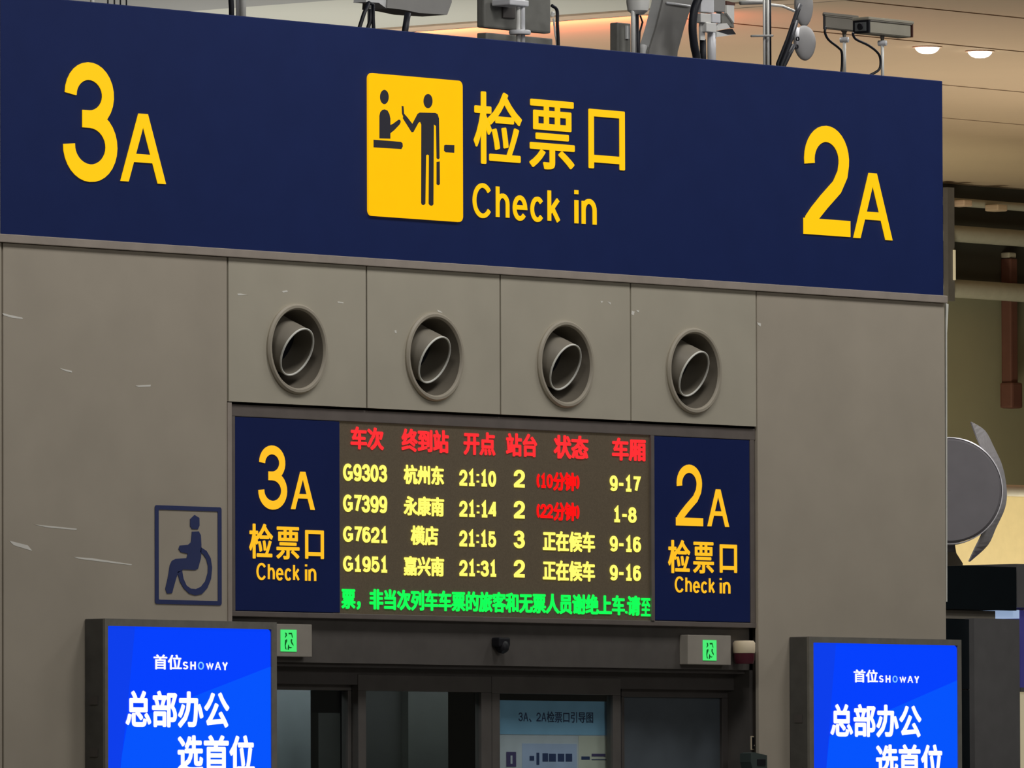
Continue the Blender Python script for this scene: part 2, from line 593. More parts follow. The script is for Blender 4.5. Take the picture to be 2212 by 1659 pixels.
# body of the gate building behind its cladding
bm = bmesh.new()
T0 = .022
add_box(bm, XL - 3.0, XD0 - .02, T0, DEP, 0, ZV)                 # left pier
add_box(bm, XD1 + .02, XR - .01, T0, DEP, 0, ZV)                 # right pier
add_box(bm, XL - 3.0, XD0 - .02, T0, DEP, ZV, ZTOP - .06)
add_box(bm, XD1 + .02, XR - .01, T0, DEP, ZV, ZTOP - .06)
add_box(bm, XD0 - .02, XD1 + .02, .42, DEP, ZV - .02, ZTOP - .06)  # behind the nozzle row
add_box(bm, XD0 - .02, XD1 + .02, T0, .42, ZS - .01, ZTOP - .06)
front = struct(finish('wall_front', bm, M['joint']))
J = .0055


def panel(x0, x1, z0, z1, m, hole=None):
    if hole is None:
        return box('panel', m, x0 + J, x1 - J, 0, T0, z0 + J, z1 - J, front, bev=.003)
    cx, cz, r = hole
    x0, x1, z0, z1 = x0 + J, x1 - J, z0 + J, z1 - J
    n = 48
    bm = bmesh.new()
    inner, outer, innb, outb = [], [], [], []
    for k in range(n):
        t = 2 * math.pi * k / n + math.pi / 4
        c, sn = math.cos(t), math.sin(t)
        f = min((x1 - cx) / c if c > 1e-9 else 1e9, (x0 - cx) / c if c < -1e-9 else 1e9,
                (z1 - cz) / sn if sn > 1e-9 else 1e9, (z0 - cz) / sn if sn < -1e-9 else 1e9)
        inner.append(bm.verts.new((cx + r * c, 0, cz + r * sn)))
        outer.append([cx + f * c, cz + f * sn])
        innb.append(bm.verts.new((cx + r * c, T0, cz + r * sn)))
    for (qx, qz) in ((x0, z0), (x0, z1), (x1, z0), (x1, z1)):      # snap to the corners
        i = min(range(n), key=lambda i: (outer[i][0] - qx) ** 2 + (outer[i][1] - qz) ** 2)
        outer[i] = [qx, qz]
    of = [bm.verts.new((p[0], 0, p[1])) for p in outer]
    ob = [bm.verts.new((p[0], T0, p[1])) for p in outer]
    for k in range(n):
        j = (k + 1) % n
        bm.faces.new((inner[k], inner[j], of[j], of[k]))
        bm.faces.new((of[k], of[j], ob[j], ob[k]))
        bm.faces.new((inner[j], inner[k], innb[k], innb[j]))
        bm.faces.new((innb[k], innb[j], ob[j], ob[k]))
    return finish('panel', bm, m, front)


panel(XL - 3.0, XL, 0, ZS, M['panel'])
xs0 = W(478, 700, 0).x
panel(XL, XD0, 0, ZS, M['panel'])
panel(XD1, XR, 0, ZS, M['panel'])
VX = [XD0, W(792, 730, 0).x, W(1081, 750, 0).x, W(1362.5, 760, 0).x, XD1]
VC = [(640, 754), (937, 771), (1220, 787), (1497.5, 801.5)]
for i in range(4):
    c = W(*VC[i], 0)
    panel(VX[i], VX[i + 1], ZV, ZS, M['panel_vent'], (c.x, c.z, .187))
# pale upright strips beside the door bay and at the right end
box('corner_strip', M['trim'], XD0 - .006, XD0 + .022, -.004, T0 + .03, 1.9, ZV, front)
prism('corner_strip', M['nozzle_lip'], pts_px([(2044, 655), (2049, 657), (2046, 720), (2046.5, 1300), (2044, 1300)], .03), .03, .01, front)
# scuffs on the left panel
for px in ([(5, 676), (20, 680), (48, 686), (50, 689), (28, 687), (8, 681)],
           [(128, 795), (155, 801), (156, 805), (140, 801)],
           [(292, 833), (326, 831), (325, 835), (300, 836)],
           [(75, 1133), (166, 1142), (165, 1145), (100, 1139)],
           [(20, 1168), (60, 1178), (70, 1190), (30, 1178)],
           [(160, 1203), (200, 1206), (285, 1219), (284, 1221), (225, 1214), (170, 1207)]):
    prism('scuff_glint', M['scuff_glint'], pts_px(px, -.0008), -.0008, .0007, front)
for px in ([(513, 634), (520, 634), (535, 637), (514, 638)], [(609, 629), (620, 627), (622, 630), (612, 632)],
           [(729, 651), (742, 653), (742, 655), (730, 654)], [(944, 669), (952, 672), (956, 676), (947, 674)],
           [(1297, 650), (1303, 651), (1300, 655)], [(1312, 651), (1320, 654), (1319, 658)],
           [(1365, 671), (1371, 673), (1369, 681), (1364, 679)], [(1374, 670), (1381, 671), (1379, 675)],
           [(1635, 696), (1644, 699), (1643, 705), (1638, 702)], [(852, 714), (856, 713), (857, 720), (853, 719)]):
    prism('scuff_glint', M['scuff_glint'], pts_px(px, -.0008), -.0008, .0007, front)  # glints of the ceiling lights on the metal, modelled as pale marks

# trim ledge under the sign
xs, xe = XL - 3.0, XR
struct(box('trim_1', M['trim'], xs, xe, -.018, .02, ZS - .004, ZS + .034, bev=.003))

# door bay: header beams, jambs, interior
header = struct(pbox('trim_2', M['frame'], 494, 1637, 1328, 1428, RC, .30))
header_low = struct(pbox('trim_3', M['frame_deep'], 494, 1637, 1427, 1437, RC + .03, .26))
header_in = struct(pbox('trim_4', M['frame_deep'], 494, 1640, 1433, 1475, RC + .10, .16))
x0, x1, z0, z1 = rect(1619, 1637.5, 1345, 1670, RC)
struct(box('trim_5', M['frame'], x0, XD1 + .02, RC, RC + .30, 0, z1))
x0, x1, z0, z1 = rect(1588, 1622, 1440, 1670, RC + .10)
struct(box('trim_6', M['frame_deep'], x0, x1, RC + .10, RC + .20, 0, z1))
x0, x1, z0, z1 = rect(494, 560, 1345, 1670, RC)
struct(box('trim_7', M['frame'], XD0 - .02, x1, RC, RC + .30, 0, z1))

YR, YF = RC + .14, RC + .095                       # planes of the fixed and of the sliding leaves


def door_leaf(n, xl, xr, yt, gxl, gxr, gyt, Y, m, pane='glass'):
    """a leaf: head rail and two stiles around one pane"""
    X0, X1, _, Z1 = rect(xl, xr, yt, yt + 40, Y, xref=gxl)
    GX0, GX1, _, GZ = rect(gxl, gxr, gyt, gyt + 40, Y, xref=gxl)
    t = .042
    root = struct(bpy.data.objects.new('door_%d' % n, None))
    COL.objects.link(root)
    root.location = ((X0 + X1) / 2, Y, 0)
    box('rail', m, X0, X1, Y, Y + t, GZ, Z1, root, bev=.003)
    box('stile', m, X0, GX0, Y, Y + t, 0.02, GZ, root, bev=.003)
    box('stile', m, GX1, X1, Y, Y + t, 0.02, GZ, root, bev=.003)
    box('rail', m, GX0, GX1, Y, Y + t, 0.02, .12, root, bev=.003)
    box('pane', M[pane], GX0, GX1, Y + .016, Y + .024, .12, GZ, root)
    return root


door_leaf(1, 520, 760, 1436, 560, 752, 1489, YR, M['frame'])
door_leaf(2, 774, 1062, 1457, 791, 1040, 1492, YF, M['frame'])
door_leaf(3, 1063, 1341, 1461, 1080, 1324, 1498, YF, M['frame'])
door_leaf(4, 1343, 1584, 1459, 1349, 1560, 1505, YR, M['frame_deep'], 'frost')

# inside the gate: end wall and upright boards seen through the panes
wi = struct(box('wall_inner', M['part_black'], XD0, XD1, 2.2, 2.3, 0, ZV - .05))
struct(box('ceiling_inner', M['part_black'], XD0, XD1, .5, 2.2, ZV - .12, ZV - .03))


def board(px0, px1, y0, m, label, Y, topcut=None):
    o = pbox('partition_board', m, px0, px1, y0, 1700, Y, .05)
    o2 = o.data
    zmin = min(v.co.z for v in o2.vertices)
    for v in o2.vertices:
        if abs(v.co.z - zmin) < 1e-4:
            v.co.z = .0
    tag(o, label, 'panel')
    return o


board(560, 671, 1440, M['part_grey'], 'grey upright board behind the leftmost door pane', .60)
board(688, 735, 1540, M['part_dark'], 'low dark board beside the grey board, behind leftmost pane', .80)
board(781, 880, 1440, M['part_dark'], 'dark upright board behind left half of the second pane', .70)
board(882, 968, 1440, M['part_mid'], 'mid grey upright board, middle of the second pane', .66)
area('gate_fill', ((XD0 + XD1) / 2, .39, W(1000, 1462, .4).z), 4.2, 4, (.95, .97, 1.0), (0, .35, -1), size_y=.05)  # unseen fill added behind the header to brighten the boards

# ================================================================ BIG SIGN
YS = -.013
SX0, SX1 = W(1.5, 300, YS).x, W(2037, 400, YS).x
SZ0, SZ1 = W(1000, 577.5, YS).z, ZTOP
sign = thing('gate_sign', 'long navy overhead sign with lit yellow lettering across the gate top', 'sign', ((SX0 + SX1) / 2, YS, SZ0))
box('sign_box', M['navy'], SX0, SX1, YS, .18, SZ0, SZ1, sign, bev=.004)
box('end_panel', M['trim'], SX0 - 3.0, SX0 - .004, YS, .18, SZ0, SZ1, sign)
L = lambda t, *k, **kw: text(t, M['yellow'], sign, YS - .0005, *k, **kw)
L('3', 136, 251.6, 135, 393, xref=193, sw=.108)
L('A', 259.5, 356.6, 244.6, 393, xref=290, weight=.004)
L('2', 1734.7, 1834.7, 272, 508.5, xref=1785, sw=.108)
L('A', 1842.5, 1926, 374.4, 516.5, xref=1885, weight=.004)
L('检', 1022.8, 1125.6, 196.8, 354, xref=1047, weight=.012)
L('票', 1143, 1239.6, 217, 366.5, xref=1190, weight=.012)
L('口', 1271, 1348, 234.8, 363, xref=1272, weight=.012)
L('Check', 1020.6, 1208, 401, 476, xref=1110, sw=.094, gap=.115)
L('in', 1240.5, 1287, 412, 483.5, xref=1260, sw=.094, gap=.115)
# pictogram card
cx0, cx1, cz0, cz1 = rect(792.5, 995.8, 166.5, 473, YS, xref=895)
card = prism('pictogram_card', M['card'], rrect_pts(cx0, cx1, cz0, cz1, .028), YS - .012, .0118, sign)
YP = YS - .0125
PO = dict(ox=700, oy=0, sc=3.16)


def pict(px, m=M['pict'], par=card):
    return prism('pictogram', m, pts_px(px, YP, **PO), YP, .0006, par)


def ell(cx, cy, rx, ry, n=24):
    return [(cx + rx * c, cy + ry * q) for c, q in circle_px(n)]


pict(ell(412, 662, 30, 49))
pict(ell(710, 690, 31, 49))
pict([(378, 945), (378, 790), (384, 765), (398, 750), (414, 746), (434, 755), (447, 780), (453, 810), (453, 852), (468, 847), (508, 817), (520, 818), (524, 832), (516, 850), (480, 888), (453, 910), (453, 947)])
pict([(338, 953), (525, 968), (536, 978), (538, 1000), (528, 1018), (338, 1006)])
pict([(820, 992), (830, 988), (890, 990), (889, 1043), (830, 1040), (819, 1028)])
pict([(530, 722), (543, 725), (547, 776), (570, 802), (603, 845), (638, 778), (652, 768), (760, 770), (776, 780), (785, 810), (789, 1080), (780, 1088), (768, 1080), (764, 860), (750, 850),
      (747, 1395), (738, 1405), (722, 1402), (714, 1390), (716, 1060), (706, 1055), (697, 1060), (692, 1390), (682, 1400), (668, 1398), (663, 1385), (664, 850), (656, 832), (645, 838), (610, 902), (598, 903), (538, 808), (540, 795), (532, 775)])
pict([(768, 1105), (790, 1102), (791, 1258), (780, 1264), (768, 1258)])

# ================================================================ AIR NOZZLES
for i, (px, py) in enumerate(VC):
    c = W(px, py, 0)
    where = ('left of the four', 'second from left, above red board headings', 'third from left, above the board', 'right of the four')[i]
    t = thing('air_nozzle', ['round air nozzle tilted down in the leftmost nozzle panel', 'round air nozzle, second from the left above the departure board',
                             'round air nozzle, third from the left above the departure board', 'round air nozzle tilted down in the rightmost nozzle panel'][i],
              'air vent', (c.x, 0, c.z), 'air nozzles above the departure board')
    n_ = (0, -1, 0)
    lathe('flange', M['nozzle'], [(.186, -.002), (.213, -.001), (.214, .010), (.206, .018), (.194, .018), (.186, .008), (.186, -.002)], c, n_, t, n=56)
    lathe('bowl', M['bowl'], [(.186, .006), (.182, -.03), (.165, -.10), (.150, -.20), (.150, -.24)], c, n_, t, n=56)
    lathe('dark_disc', M['dark_disc'], [(.001, -.235), (.149, -.235)], c, n_, t, n=40)
    ax = Vector((.13 + random.uniform(-.03, .03), -math.cos(R(24)), -math.sin(R(24)))).normalized()
    oc = Vector((c.x, -.004, c.z - .014))
    lathe('nozzle_tube', M['nozzle_shaded'], [(.119, 0), (.121, -.004), (.124, -.12), (.130, -.20), (.124, -.20), (.118, -.12), (.115, -.004), (.115, 0)], oc, ax, t, n=48)
    lathe('nozzle_rim', M['nozzle_lip'], [(.114, .003), (.116, .005), (.120, .005), (.122, .003), (.122, -.003), (.114, -.003), (.114, .003)], oc, ax, t, n=48)
    lathe('throat_shade_disc', M['dark_disc'], [(.001, -.115), (.117, -.115)], oc, ax, t, n=40)

# ================================================================ DEPARTURE BOARD
YD = .014
brd = thing('departure_board', 'wide departure display with red, yellow and green lit text over the doors', 'display', (0, YD, W(1000, 1330, YD).z))
bx0, bx1, bz0, bz1 = rect(496, 1634, 876, 1331, YD, xref=500)
bz1 = ZV - .006
ox0, ox1, oz0, oz1 = rect(508, 1621, 897, 1318.5, YD, xref=508)
o_l = W(735.5, 1100, YD).x
o_r = W(1405.5, 1100, YD).x
p_r = W(1412.5, 1100, YD).x
oz1 = W(735, 909.5, YD).z
oz0 = W(735, 1325, YD).z
mF = mat('board_frame', a(84, 78, 74), .45, .1, var=.08)
box('frame_top', mF, bx0, bx1, YD, YD + .06, oz1, bz1, brd, bev=.003)
box('frame_bottom', mF, bx0, bx1, YD, YD + .06, bz0, oz0, brd, bev=.003)
box('frame_side', mF, bx0, ox0, YD, YD + .06, oz0, oz1, brd)
box('frame_side', mF, ox1, XD1 - .004, YD, YD + .06, oz0, oz1, brd)
box('frame_post', mF, o_r, p_r, YD - .004, YD + .06, oz0, oz1, brd)
YL = YD + .008
box('screen', M['screen'], o_l, o_r, YL, YD + .05, oz0, oz1, brd)
LT = lambda t, m, xl, xr, yt, yb, w=.02: text(t, M[m], brd, YL - .0005, xl, xr, yt, yb, weight=w, thick=.004, gap=.05)
for t, xl, xr, yt, yb in (('车次', 757.3, 828, 921, 970), ('终到站', 867.3, 968.2, 925.5, 975), ('开点', 1001.4, 1069, 932, 982),
                          ('站台', 1093, 1159, 935, 985), ('状态', 1196, 1270, 939, 990), ('车厢', 1322, 1393.6, 945, 994)):
    LT(t, 'led_red', xl, xr, yt, yb, .030)
rows = [('G9303', '杭州东', '21:10', '2', '(10分钟)', '9-17'), ('G7399', '永康南', '21:14', '2', '(22分钟)', '1-8'),
        ('G7621', '横店', '21:15', '3', '正在候车', '9-16'), ('G1951', '嘉兴南', '21:31', '2', '正在候车', '9-16')]
tops = [(1001, 1003.5, 1011, 1014.5, 1018, 1023.5), (1068, 1071, 1078, 1081.5, 1083, 1091), (1133, 1135, 1142, 1146, 1146, 1154), (1197, 1201, 1206, 1209, 1209.5, 1216.5)]
for i, rw in enumerate(rows):
    for j, tx in enumerate(rw):
        xl, xr = [(741, 835), (872, 958), (992, 1070.5), (1109.6, 1132.5), (1159, 1250.5), (1317, 1383.5)][j]
        h = [37.5, 42, 38, 38, 40, 37][j]
        if tx == '横店':
            xl, xr = 887, 945.6
        if tx == '正在候车':
            xl, xr, h = 1172.5, 1284, 44
        if tx == '1-8':
            xl, xr = 1326.5, 1374
        yt = tops[i][j]
        LT(tx, 'led_red2' if '分' in tx else 'led_yellow', xl, xr, yt, yt + h, .034 if j in (0, 2, 3, 5) else (.034 if '分' in tx else .028))
LT('票，非当次列车车票的旅客和无票人员谢绝上车,请', 'led_green', 737.5, 1382, 1270, 1316, .030)
LT('至', 'led_green', 1384.5, 1404, 1292, 1331, .02)

# ================================================================ SMALL NAVY SIGNS BESIDE THE BOARD
def small_sign(num, label, xl, xr, z0, z1, chars):
    X0, X1 = xl, xr
    t = thing('gate_sign', label, 'sign', ((X0 + X1) / 2, YD, z0), 'navy gate number signs beside the board')
    box('sign_face', M['navy_small'], X0, X1, YD + .003, YD + .05, z0, z1, t, bev=.002)
    for (tx, a0, a1, yt, yb, xref, w) in chars:
        text(tx, M['yellow_small'], t, YD + .0025, a0, a1, yt, yb, xref=xref, weight=w, thick=.004)
    return t


small_sign('3', 'narrow navy sign reading 3A, left of the departure board', ox0 + .004, o_l - .002, oz0 + .004, oz1 - .002,
           [('3', 557.8, 619, 962.5, 1101, 590, .010), ('A', 628, 679, 1019, 1100.5, 650, .004), ('检', 538, 588.5, 1130.6, 1206.6, 550, .016),
            ('票', 596.6, 645.8, 1138, 1208.5, 620, .016), ('口', 659, 698.5, 1145, 1207, 662, .018), ('Check', 553.8, 645.8, 1217, 1254, 600, .006),
            ('in', 658.7, 682, 1219.6, 1254.8, 668, .006)])
small_sign('2', 'narrow navy sign reading 2A, right of the departure board', p_r + .002, ox1 - .002, oz0 + .004, oz1 - .002,
           [('2', 1459.6, 1517.4, 1003.8, 1136, 1490, .008), ('A', 1527.6, 1573.9, 1057, 1137.5, 1548, .004), ('检', 1443, 1490, 1165.9, 1238, 1452, .016),
            ('票', 1497, 1541, 1170.8, 1239, 1520, .016), ('口', 1554.5, 1591, 1175.7, 1237, 1556, .018), ('Check', 1457.5, 1543, 1246, 1281, 1500, .006),
            ('in', 1554.5, 1576.7, 1249, 1282, 1563, .006)])

# ================================================================ ACCESSIBILITY SIGN
YA = -.003
acc = thing('accessibility_sign', 'navy outlined wheelchair symbol on the wall left of the doors', 'sign', W(408, 1306, 0))
x0, x1, z0, z1 = rect(335, 479, 1093.5, 1306, YA, xref=407)
bm = bmesh.new()
o_, i_ = rrect_pts(x0, x1, z0, z1, .012, 4), rrect_pts(x0 + .026, x1 - .026, z0 + .020, z1 - .020, .006, 4)
vo = [bm.verts.new((p[0], YA, p[1])) for p in o_]
vi = [bm.verts.new((p[0], YA, p[1])) for p in i_]
vob = [bm.verts.new((p[0], -.0004, p[1])) for p in o_]
vib = [bm.verts.new((p[0], -.0004, p[1])) for p in i_]
for k in range(len(vo)):
    j = (k + 1) % len(vo)
    bm.faces.new((vo[k], vo[j], vi[j], vi[k]))
    bm.faces.new((vo[j], vo[k], vob[k], vob[j]))
    bm.faces.new((vi[k], vi[j], vib[j], vib[k]))
finish('border', bm, M['navy_vinyl'], acc)
AO = dict(ox=150, oy=1050, sc=2.7236)
prism('figure', M['navy_vinyl'], pts_px([(711, 195), (737, 170), (765, 187), (766, 232), (756, 254), (722, 252), (711, 236)], YA, **AO), YA, .0026, acc)
prism('figure', M['navy_vinyl'], pts_px([(722, 268), (762, 266), (774, 290), (777, 345), (775, 420), (757, 486), (740, 494), (672, 490), (640, 510), (628, 545), (604, 630), (575, 632), (565, 605),
                                        (580, 540), (592, 465), (604, 440), (625, 428), (690, 424), (697, 398), (655, 388), (643, 370), (650, 350), (700, 345), (716, 330)], YA, **AO), YA, .0026, acc)
wc = []
wheel = [(775, 360), (808, 382), (832, 425), (840, 480), (834, 545), (812, 600), (780, 635), (742, 643), (705, 632), (672, 600), (650, 560), (636, 505)]
inn = [(663, 495), (672, 545), (690, 585), (715, 603), (745, 606), (775, 592), (800, 560), (815, 510), (816, 470), (806, 430), (788, 402), (770, 388)]
prism('figure', M['navy_vinyl'], pts_px(wheel + inn, YA, **AO), YA, .0026, acc)

# ================================================================ ADVERTISING SCREENS
YAD = -.128


def ad(label, side_l, xl, xr, yt_c, sx0, sx1, yt, txt, band):
    X0, X1, _, Z1 = rect(xl, xr, yt_c, yt_c + 100, YAD)
    S0, S1, _, SZ = rect(sx0, sx1, yt, yt + 100, YAD)
    SZb = .95
    t = thing('advertising_screen', label, 'screen', ((X0 + X1) / 2, YAD / 2, .5), 'blue advertising screens flanking the doors')
    bm = bmesh.new()
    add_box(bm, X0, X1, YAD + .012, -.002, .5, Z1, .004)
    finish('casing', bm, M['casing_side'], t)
    b = bmesh.new()
    add_box(b, X0, S0, YAD, YAD + .014, .5, Z1)
    add_box(b, S1, X1, YAD, YAD + .014, .5, Z1)
    add_box(b, S0, S1, YAD, YAD + .014, SZ, Z1)
    add_box(b, S0, S1, YAD, YAD + .014, .5, SZb)
    finish('bezel', b, M['casing'], t)
    scr = prism('screen', M['ad_blue'], rrect_pts(S0, S1, SZb, SZ, .02, 4), YAD + .006, .008, t)
    bl = pts_px(band[0], YAD + .0055)
    prism('picture_band', M['ad_blue_dark'], [(max(S0, p[0]), p[1]) for p in bl], YAD + .0055, .0004, scr)
    bl = pts_px(band[1], YAD + .0055)
    prism('picture_band', M['ad_blue_light'], [(min(S1, max(S0, p[0])), p[1]) for p in bl], YAD + .0055, .0004, scr)
    for (tx, a0, a1, y0, y1, w, m_) in txt:
        text(tx, M[m_], scr, YAD + .0052, a0, a1, y0, y1, weight=w, thick=.002)
    # small speaker slots on the side of the casing
    for zy in (1512, 1625):
        q = W(side_l + 18, zy + (40 if side_l > 1000 else 0), YAD)
        box('side_slot', M['frame_deep'], X0 - .003, X0 + .002, YAD + .045, YAD + .095, q.z - .02, q.z + .02, t)
    return t


ad('tall blue advertising screen left of the doors, under the wheelchair sign', 185, 227, 598, 1336, 233.5, 586.5, 1352,
   [('首位', 331.7, 392.3, 1413.5, 1446, .02, 'ad_white'), ('S', 395, 406, 1429, 1446, .03, 'ad_white'), ('H', 411, 422.5, 1429, 1446.5, .03, 'ad_white'), ('O', 427.5, 440, 1429.5, 1446.5, .015, 'ad_cyan'), ('W', 445, 461, 1430, 1447, .03, 'ad_white'), ('A', 464, 477, 1430, 1447, .02, 'ad_white'), ('Y', 480, 491.5, 1430, 1447.5, .03, 'ad_white'),
    ('总部办公', 271, 495, 1491, 1571, .03, 'ad_white'), ('选首位', 383, 550, 1587, 1669, .03, 'ad_white')],
   ([(225, 1353), (292, 1354), (278, 1500), (256, 1700), (225, 1700)], [(276, 1560), (595, 1440), (595, 1710), (256, 1700), (262, 1640)]))
ad('tall blue advertising screen right of the doors, at the wall end', 1713, 1748, 2077, 1375, 1757.5, 2069, 1388,
   [('首位', 1844, 1896, 1446, 1474, .02, 'ad_white'), ('S', 1899, 1908, 1459, 1474, .03, 'ad_white'), ('H', 1913, 1923, 1459, 1474.5, .03, 'ad_white'), ('O', 1928, 1938.5, 1459.5, 1474.5, .015, 'ad_cyan'), ('W', 1943, 1957, 1460, 1475, .03, 'ad_white'), ('A', 1960, 1972, 1460, 1475, .02, 'ad_white'), ('Y', 1975, 1985, 1460, 1475.5, .03, 'ad_white'),
    ('总部办公', 1793.5, 1990, 1520, 1592, .03, 'ad_white'), ('选首位', 1891.7, 2036.8, 1607, 1680, .03, 'ad_white')],
   ([(1750, 1389), (1806, 1390), (1797, 1500), (1782, 1700), (1750, 1700)], [(1792, 1590), (2076, 1470), (2076, 1720), (1782, 1700), (1786, 1650)]))

# ================================================================ EXIT SIGNS, ALARM, SENSOR
def exit_sign(label, xl, xr, yt, yb, gx0, gx1, gyt, gyb):
    Y = RC - .055
    t = thing('exit_sign', label, 'sign', W((xl + xr) / 2, yb, Y), 'lit exit signs over the doors')
    pbox('housing', M['exit_box'], xl, xr, yt, yb, Y, .054, t, bev=.003)
    lp = pbox('light_panel', M['exit_green'], gx0, gx1, gyt, gyb, Y - .003, .004, t, bev=.001)
    w, h = gx1 - gx0, gyb - gyt
    def g(pts):
        prism('pictogram', M['exit_dark'], pts_px([(gx0 + w * u, gyt + h * v) for u, v in pts], Y - .0036), Y - .0036, .0005, lp)
    g([(.26, .13), (.36, .15), (.38, .28), (.28, .38), (.25, .36), (.30, .26)])
    g([(.48, .14), (.70, .14), (.72, .30), (.66, .22), (.50, .22)])
    g([(.66, .22), (.72, .22), (.76, .38), (.70, .36)])
    g([(.26, .48), (.38, .44), (.40, .52), (.34, .62), (.30, .74), (.36, .92), (.28, .90), (.24, .72)])
    g([(.62, .46), (.72, .43), (.70, .56), (.78, .66), (.80, .76), (.68, .66), (.62, .56)])
    g([(.46, .68), (.52, .74), (.54, .80), (.72, .82), (.62, .86), (.52, .84), (.50, .93), (.42, .92)])
    return t


exit_sign('small green lit exit sign in a grey box beside the left screen', 575, 674, 1347, 1417.5, 607, 641, 1360, 1407)
exit_sign('small green lit exit sign in a grey box over the right doors', 1486, 1579, 1371, 1435, 1519, 1548, 1382.5, 1426.5)

ya = RC - .06
c0, c1, c2, c3 = rect(1576, 1604, 1384, 1434, RC - .01)
al = thing('alarm_sounder', 'cream and maroon alarm sounder beside the right exit sign', 'alarm', ((c0 + c1) / 2, RC, c2))
cc = Vector(((c0 + c1) / 2 + .004, RC - .002, (c2 + c3) / 2))
rad = .056
zspl = c2 + (c3 - c2) * .46
lathe('sounder_top', M['cream'], [(rad * .96, 0), (rad, .01), (rad, c3 - zspl - .012), (rad * .85, c3 - zspl), (.002, c3 - zspl)], (cc.x, RC - rad * .0 - .058, zspl), (0, 0, 1), al, n=28)
lathe('strobe_lens', M['maroon'], [(.002, c2 - zspl), (rad * .8, c2 - zspl), (rad * .92, c2 - zspl + .02), (rad * .94, 0)], (cc.x, RC - .058, zspl), (0, 0, 1), al, n=28)

q = W(1081, 1392, RC - .02)
sen = thing('motion_sensor', 'small black motion sensor on the beam above the doors', 'sensor', (q.x, RC, q.z))
box('sensor_body', M['black'], q.x - .045, q.x + .040, RC - .05, RC - .001, q.z - .012, q.z + .033, sen, bev=.008)
lathe('sensor_eye', M['black'], [(.034, 0), (.032, .02), (.020, .034), (.002, .036)], (q.x + .004, RC - .025, q.z - .006), (0, -.6, -.8), sen, n=20)

q0, q1, q2, q3 = rect(1622, 1638, 1590, 1620, RC - .004)
acs = thing('access_reader', 'small framed access reader on the right door jamb', 'reader', (q0, RC, q2))
box('reader_frame', M['cream'], q0, q1, RC - .006, RC - .0005, q2, q3, acs, bev=.002)
box('reader_face', M['black'], q0 + .006, q1 - .005, RC - .009, RC - .005, q2 + .006, q3 - .006, acs)
text('4', M['cream'], acs, RC - .0092, 1628, 1635, 1605, 1613, thick=.0006)
q0, q1, q2, q3 = rect(1622, 1657, 1627, 1672, RC - .07)
ic = thing('intercom', 'dark green intercom box under the small access reader', 'intercom', (q0, RC, q2))
prism('intercom_body', mat('dark_green_shell', a(44, 52, 50), .5), [(q0, q3), (q0 + .03, q3 + .004), (q1, q3 - .01), (q1, q2 - .02), (q0 + .03, q2 - .02), (q0, q2 + .06)], RC - .07, .069, ic)
box('intercom_screen', M['black'], q0 + .05, q1 - .015, RC - .073, RC - .069, q3 - .06, q3 - .03, ic)

# ================================================================ GUIDE POSTER
YPO = YF + .06
px0, px1, pz0, pz1 = rect(1080, 1322, 1512.5, 1700, YPO, xref=1080)
po = thing('guide_poster', 'pale guide map poster with blue heading behind the third door pane', 'poster', ((px0 + px1) / 2, YPO, 1.2))
box('board', M['poster_white'], px0, px1, YPO, YPO + .012, 1.2, pz1, po)
hb = W(1080, 1586, YPO).z
hd = box('heading_band', M['poster_blue'], px0, px1, YPO - .002, YPO - .0002, hb, pz1, po)
text('3A、2A检票口引导图', M['ink'], hd, YPO - .0022, 1120, 1281, 1536, 1560, weight=.008, thick=.001)
zb = W(1080, 1700, YPO).z
pbox('poster_area', M['poster_lilac'], 1128, 1246, 1606, 1690, YPO - .0012, .001, po)
pbox('poster_area', M['poster_cream'], 1250, 1316, 1590, 1690, YPO - .0012, .001, po)
for (u0, u1, v0, v1, m_) in ((1094, 1115, 1624, 1656, 'ink_plum'), (1159, 1165, 1626, 1652, 'ink'), (1172, 1184, 1627, 1645, 'ink'), (1186, 1201, 1628, 1645, 'ink'),
                             (1205, 1219, 1628, 1645, 'ink'), (1222, 1236, 1628, 1645, 'ink'), (1144, 1154, 1633, 1643, 'ink'), (1256, 1274, 1634, 1641, 'ink'),
                             (1278, 1310, 1640, 1642, 'ink'), (1278, 1308, 1628, 1634, 'ink_plum'), (1103, 1107, 1632, 1650, 'poster_white')):
    pbox('printed_block', M[m_], u0, u1, v0, v1, YPO - (.0026 if m_ == 'poster_white' else .0020), .0006, po)

# ================================================================ EQUIPMENT ON THE GATE ROOF
ZR = ZTOP - .06                                    # roof surface


def base(px, Y):
    return Vector((W(px, 100, Y).x, Y, ZR))


def post(name, m, x, ytop, Y, r, parent, n=12):
    p1 = W(x, ytop, Y)
    return tube(name, m, [(p1.x, Y, ZR), (p1.x, Y, p1.z)], r, parent, n)


def to_roof(px, Y):
    """path of pixels on plane Y ending on the roof"""
    p = [W(x, y, Y) for x, y in px]
    p.append(Vector((p[-1].x, Y, ZR)))
    return p


Y1 = .42
# far left: slim white post with three thin cables
t = thing('antenna_post', 'slim pale post with thin cables at the far left roof edge', 'post', base(199, Y1))
post('post', M['pole'], 199, -60, Y1, .010, t)
for x in (233, 247, 260, 273):
    post('cable', M['black_cable'], x, -60, Y1 + .05, .004, t, 6)

t = thing('camera_post', 'thick pale steel post with black cable, left of the roof', 'post', base(520, Y1))
post('post', M['pole'], 524, -200, Y1, .016, t)
post('post', M['bracket'], 513, -200, Y1 + .03, .009, t)
tube('cable', M['black_cable'], to_roof([(500, -200), (499, 0), (500, 18)], Y1 + .02), .013, t)

